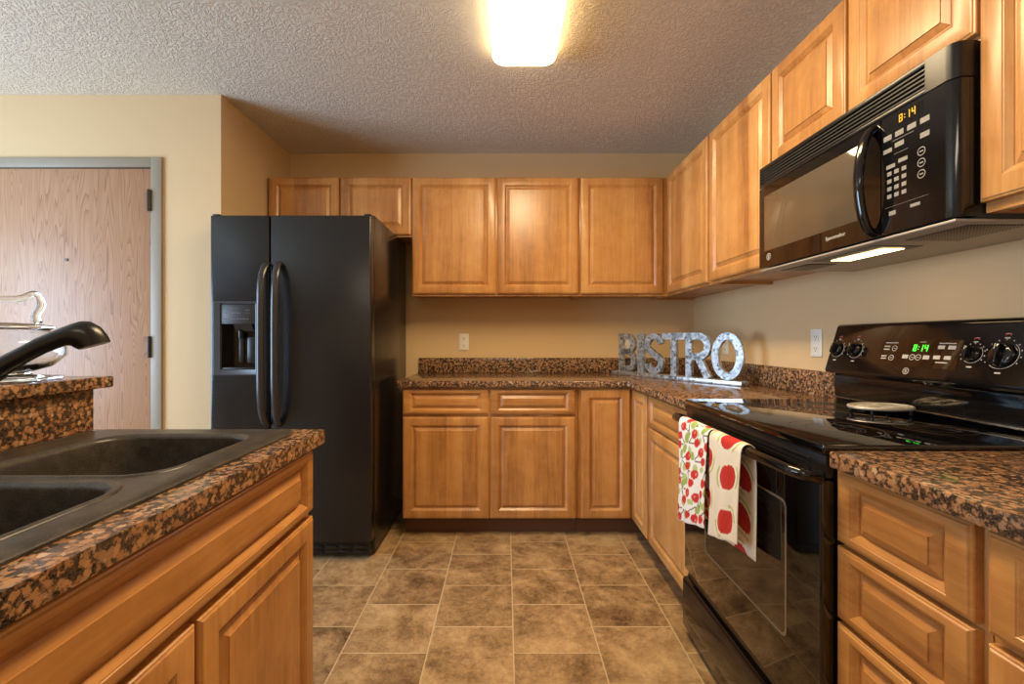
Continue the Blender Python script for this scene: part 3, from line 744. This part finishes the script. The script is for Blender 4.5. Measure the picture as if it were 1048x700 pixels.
# ------------------------------------------------------------------ kitchen towels
def towel(name, label, y0, y1, front, back, layers, printer, wav):
    """sheet draped over the oven handle; front(y), back(y) give the hem heights"""
    r_ = .0185; NS, NY = 150, 90
    b = bmesh.new(); cl = b.loops.layers.color.new('print')
    V = {}; UV = {}
    for i in range(NY+1):
        f = i/NY; y = y1+(y0-y1)*f
        zf, zb = front(f), back(f)
        Lf = hz-zf; La = PI*r_; Lb = hz-zb; tot = Lf+La+Lb
        for j in range(NS+1):
            s_ = tot*j/NS
            if s_ <= Lf:
                z = zf+s_; d = (Lf-s_); x = hx-.004-r_-.010*min(1, d/.3)+wav*math.sin(f*9+1.0)*min(1, d/.25)*.6+wav*.5*math.sin(f*17+d*9)*min(1, d/.2)
            elif s_ <= Lf+La:
                a = (s_-Lf)/r_; x = hx-.003-r_*math.cos(a); z = hz+r_*math.sin(a)
            else:
                d = s_-Lf-La; z = hz-d; x = hx-.003+r_+.002*math.sin(f*8+d*10)*min(1, d/.1)
            yy = y+.010*math.sin(s_*7+1)*(f-.5)
            V[i, j] = b.verts.new((x, yy, z)); UV[i, j] = ((y1-y), s_)
    for i in range(NY):
        for j in range(NS):
            fc_ = b.faces.new((V[i, j], V[i+1, j], V[i+1, j+1], V[i, j+1]))
            for lp, ij in zip(fc_.loops, ((i, j), (i+1, j), (i+1, j+1), (i, j+1))):
                c = printer(*UV[ij]); lp[cl] = c
    me = bpy.data.meshes.new(name); b.to_mesh(me); b.free(); me.materials.append(M['towel'])
    me.polygons.foreach_set('use_smooth', [True]*len(me.polygons))
    o = bpy.data.objects.new(name, me); C.objects.link(o)
    md = o.modifiers.new('thickness', 'SOLIDIFY'); md.thickness = .0022; md.offset = 0
    return tag(o, label, 'towel', 'kitchen towels on the oven handle')
def srgb(c): return (c[0]/255, c[1]/255, c[2]/255, 1)
rc = random.Random(5)
cherries = []
for gy in range(12):
    for gx in range(3):
        cx = .022+gx*.105+(gy % 2)*.05+rc.uniform(-.006, .006); cy = .03+gy*.062+rc.uniform(-.006, .006); a = rc.uniform(0, 6.28)
        cherries.append((cx, cy, a))
def cherry_print(u, v):
    best = (244, 242, 236)
    for cx, cy, a in cherries:
        du, dv = (u-cx)*.52, (v-cy)*.74
        if abs(du) > .05 or abs(dv) > .05: continue
        ca, sa = math.cos(a), math.sin(a); p, q = du*ca+dv*sa, -du*sa+dv*ca
        if (p-.012)**2+(q+.004)**2 < .0115**2 or (p+.012)**2+(q+.008)**2 < .0105**2:
            return srgb((206, 44, 40)) if (p-.015)**2+(q+.007)**2 > .003**2 else srgb((236, 140, 120))
        if ((p-.012)/.012)**2+((q-.028)/.008)**2 < 1: best = (158, 178, 92)
        elif ((p+.02)/.010)**2+((q-.024)/.007)**2 < 1: best = (188, 202, 136)
        elif 0 < q < .022 and (abs(p-.012+q*.5) < .0016 or abs(p+.012-q*.5) < .0016): best = (72, 66, 42)
    return srgb(best)
apples = []
for gy in range(9):
    for gx in range(3):
        apples.append((-.030+gx*.142+(.006 if gy % 2 else 0), .060+gy*.118+(.055 if gx % 2 == 0 else 0)+rc.uniform(-.006, .006), rc.uniform(.94, 1.06)))
def apple_print(u, v):
    best = (232, 222, 202)
    for cx, cy, k in apples:
        p, q = (u-cx)/(.044*k), (v-cy)/(.035*k); an = math.atan2(q, p); d = math.hypot(p, q)*(1+.02*math.cos(2*an)+.10*max(0, math.sin(an))**12)
        if d < 1: return srgb((190, 40, 32)) if math.sin(u*700+v*420) < .95 else srgb((206, 70, 54))
        if d < 1.22: best = (236, 228, 206)
        elif d < 1.42 and math.cos(an*2+cx*40+cy*9) > .2: best = (186, 190, 126)
    return srgb(best)
towel('kitchen_towel', 'white kitchen towel printed with small red cherries and green leaves', 1.385, 1.612, lambda f: .505+.06*f, lambda f: .56, 1, cherry_print, .006)
towel('kitchen_towel', 'cream kitchen towel printed with large red apples', 1.187, 1.372, lambda f: .556+.05*f, lambda f: .545+.02*f, 1, apple_print, .005)

# ------------------------------------------------------------------ BISTRO sign, standing across the corner
A0 = Vector((.724, 3.04, CT+.0008)); A1 = Vector((1.193, 2.25, CT+.0008))
SL = (A1-A0).length; su = (A1-A0).normalized(); sn = Vector((su.y, -su.x, 0))   # sn points to the camera side
if sn.y > 0: sn = -sn
sg = thing('letter_sign', 'galvanized metal BISTRO letter sign on the corner of the countertop', 'sign', A0, 0)
SM = Matrix(((su.x, 0, sn.x, A0.x), (su.y, 0, sn.y, A0.y), (0, 1, 0, A0.z), (0, 0, 0, 1)))   # local: x along, y up, z towards viewer
BH = .024
part(MB().box(0, SL, 0, BH, -.075, .0, .002, mat=SM), 'base', 'galv', sg)
def stroke(mb, pts, w_, d0=-.042, d1=-.020):
    """ribbon of width w_ along a 2-D centre line, extruded in depth"""
    P = [Vector((p[0], p[1])) for p in pts]; Lf, Rt = [], []
    cl_ = (P[0]-P[-1]).length < 1e-6
    for i, p in enumerate(P):
        if cl_: a, c = P[(i-1) % (len(P)-1)], P[(i+1) % (len(P)-1)]
        else: a, c = P[max(i-1, 0)], P[min(i+1, len(P)-1)]
        t = (c-a).normalized(); nn = Vector((-t.y, t.x))
        Lf.append(p+nn*w_/2); Rt.append(p-nn*w_/2)
    rings = [[(l.x, l.y, d0), (r.x, r.y, d0), (r.x, r.y, d1), (l.x, l.y, d1)] for l, r in zip(Lf, Rt)]
    mb.loft(rings, not cl_, not cl_, mat=SM)
def arc(cx, cy, rx, ry, a0, a1, n=16): return [(cx+rx*math.cos(math.radians(a0+(a1-a0)*k/n)), cy+ry*math.sin(math.radians(a0+(a1-a0)*k/n))) for k in range(n+1)]
LZ0, LZ1 = BH+.0005, .277; lh = LZ1-LZ0; W = .039; hw = W/2
def T(t): return t*SL
def letter(fn):
    mm = MB(); fn(mm); part(mm, 'letter', 'galv', sg, 40)
def fB(mm):
    x0, x1 = T(.050), T(.213); zm = LZ0+lh*.52
    stroke(mm, [(x0+hw, LZ0), (x0+hw, LZ1)], W)
    r1 = (LZ1-zm)/2; 
    stroke(mm, [(x0+hw, LZ1-hw), (x1-.07, LZ1-hw)]+arc(x1-.075, (LZ1-hw+zm)/2, .050, (LZ1-hw-zm)/2, 90, -90)+[(x0+hw, zm)], W*.92)
    stroke(mm, [(x0+hw, zm), (x1-.07, zm)]+arc(x1-.075, (LZ0+hw+zm)/2, .054, (zm-LZ0-hw)/2, 90, -90)+[(x0+hw, LZ0+hw)], W*.92)
def fI(mm): stroke(mm, [((T(.231)+T(.287))/2, LZ0), ((T(.231)+T(.287))/2, LZ1)], T(.056))
def fS(mm):
    x0, x1 = T(.294), T(.452); cx = (x0+x1)/2; rx = (x1-x0)/2-hw; r1 = lh*.25-hw*.35; c1 = LZ1-hw-r1; r2 = (c1-r1-LZ0-hw)/2; c2 = LZ0+hw+r2
    p = arc(cx, c1, rx, r1, 10, 205, 16)+[(cx-rx*.45, c1-r1*.72), (cx+rx*.45, c2+r2*.72)]+arc(cx, c2, rx, r2, 25, -170, 16)
    p = [(q.x, q.y) for q in catmull([(a[0], a[1], 0) for a in p], 3)]
    stroke(mm, p, W)
def fT(mm):
    stroke(mm, [(T(.440), LZ1-hw), (T(.628), LZ1-hw)], W); xm = (T(.5086)+T(.558))/2; stroke(mm, [(xm, LZ0), (xm, LZ1-.001)], W*1.02)
def fR(mm):
    x0, x1 = T(.624), T(.800); zm = LZ0+lh*.47
    stroke(mm, [(x0+hw, LZ0), (x0+hw, LZ1)], W)
    stroke(mm, [(x0+hw, LZ1-hw), (x1-.075, LZ1-hw)]+arc(x1-.080, (LZ1-hw+zm)/2, .057, (LZ1-hw-zm)/2, 90, -90)+[(x0+hw, zm)], W)
    stroke(mm, [(x0+.075, zm), (x1-hw, LZ0)], W)
def fO(mm):
    cx = (T(.803)+T(.998))/2; stroke(mm, arc(cx, (LZ0+LZ1)/2, (T(.998)-T(.803))/2-hw, lh/2-hw, 0, 360, 40), W)
for fn in (fB, fI, fS, fT, fR, fO): letter(fn)

# ------------------------------------------------------------------ outlets (built facing -y, at the wall)
def outlet(label, loc, rz):
    r = thing('wall_outlet', label, 'outlet', loc, rz, 'white wall outlets above the counters')
    MB().box(-.035, .035, -.006, -.0005, -.060, .060, .002).build('cover_plate', 'white_plastic', r)
    for z in (.025, -.025):
        mm = MB(); mm.loft([rrect(-.0165, .0165, z-.017, z+.017, .008, 0), rrect(-.0165, .0165, z-.017, z+.017, .008, .0025)], False, True)
        mm.bm.transform(Matrix(((1, 0, 0, 0), (0, 0, -1, -.0055), (0, 1, 0, 0), (0, 0, 0, 1))))
        s_ = mm.build('socket', 'white_plastic', r)
        mm = MB(); mm.box(-.008, -.0055, -.0084, -.0078, z-.003, z+.007); mm.box(.0055, .008, -.0084, -.0078, z-.003, z+.006); mm.box(-.0025, .0025, -.0084, -.0078, z-.012, z-.007)
        mm.build('slots', 'slot', s_)
    return r
outlet('white wall outlet on the back wall near the refrigerator', (-.30, WB, 1.132), 0)
outlet('white wall outlet behind the letter B of the sign', (.862, WB, 1.128), 0)
outlet('white wall outlet seen through the letter O of the sign', (WR, 2.738, 1.118), -PI/2)
outlet('white wall outlet on right wall beside the range back panel', (WR, 1.936, 1.139), -PI/2)

# ------------------------------------------------------------------ ceiling light
cl = thing('ceiling_light', 'long rectangular fluorescent ceiling light with glowing frosted lens', 'light', (.085, 1.45, CE))
m = MB(); m.loft([rrect(-.048, .218, .857, 2.063, .04, CE-.0005, 8), rrect(-.048, .218, .857, 2.063, .04, CE-.030, 8)]); part(m, 'mounting_pan', 'white_metal', cl)
m = MB(); rr = []
for ins, z in ((0, CE-.0305), (-.0, CE-.046), (.006, CE-.060), (.018, CE-.071), (.036, CE-.078), (.06, CE-.082), (.10, CE-.084)):
    rr.append(rrect(-.060+ins, .230-ins, .845+ins, 2.075-ins, .045, z, 8))
m.loft(rr, False, True); part(m, 'lens', 'lens', cl, 50)

# ------------------------------------------------------------------ glass jar on the bar
gj = thing('glass_jar', 'clear glass jar with scrolled lid on the raised granite bar', 'jar', (-1.225, 1.085, 1.0565))
gx, gy, gz = -1.225, 1.085, 1.0570
prof_o = [(.095, 0), (.105, .003), (.105, .007), (.05, .012), (.045, .018), (.085, .032), (.112, .06), (.112, .085), (.095, .112), (.080, .122), (.088, .128)]
prof_i = [(.084, .128), (.075, .121), (.090, .110), (.107, .085), (.107, .06), (.080, .037), (.01, .022)]
part(MB().lathe(prof_o+prof_i, (gx, gy, gz), 48), 'body', 'glass', gj, 60)
part(MB().lathe([(.090, .1285), (.090, .133), (.07, .138), (.012, .142)], (gx, gy, gz), 40), 'lid', 'glass', gj, 60)
p = catmull([(gx-.085, gy, gz+.150), (gx-.055, gy, gz+.205), (gx-.01, gy, gz+.198), (gx+.04, gy, gz+.200), (gx+.075, gy, gz+.210), (gx+.092, gy, gz+.185), (gx+.078, gy, gz+.158), (gx+.085, gy, gz+.140)], 6)
part(MB().sweep(p, [.008]*len(p), 12), 'lid_scroll', 'glass', gj, 60)
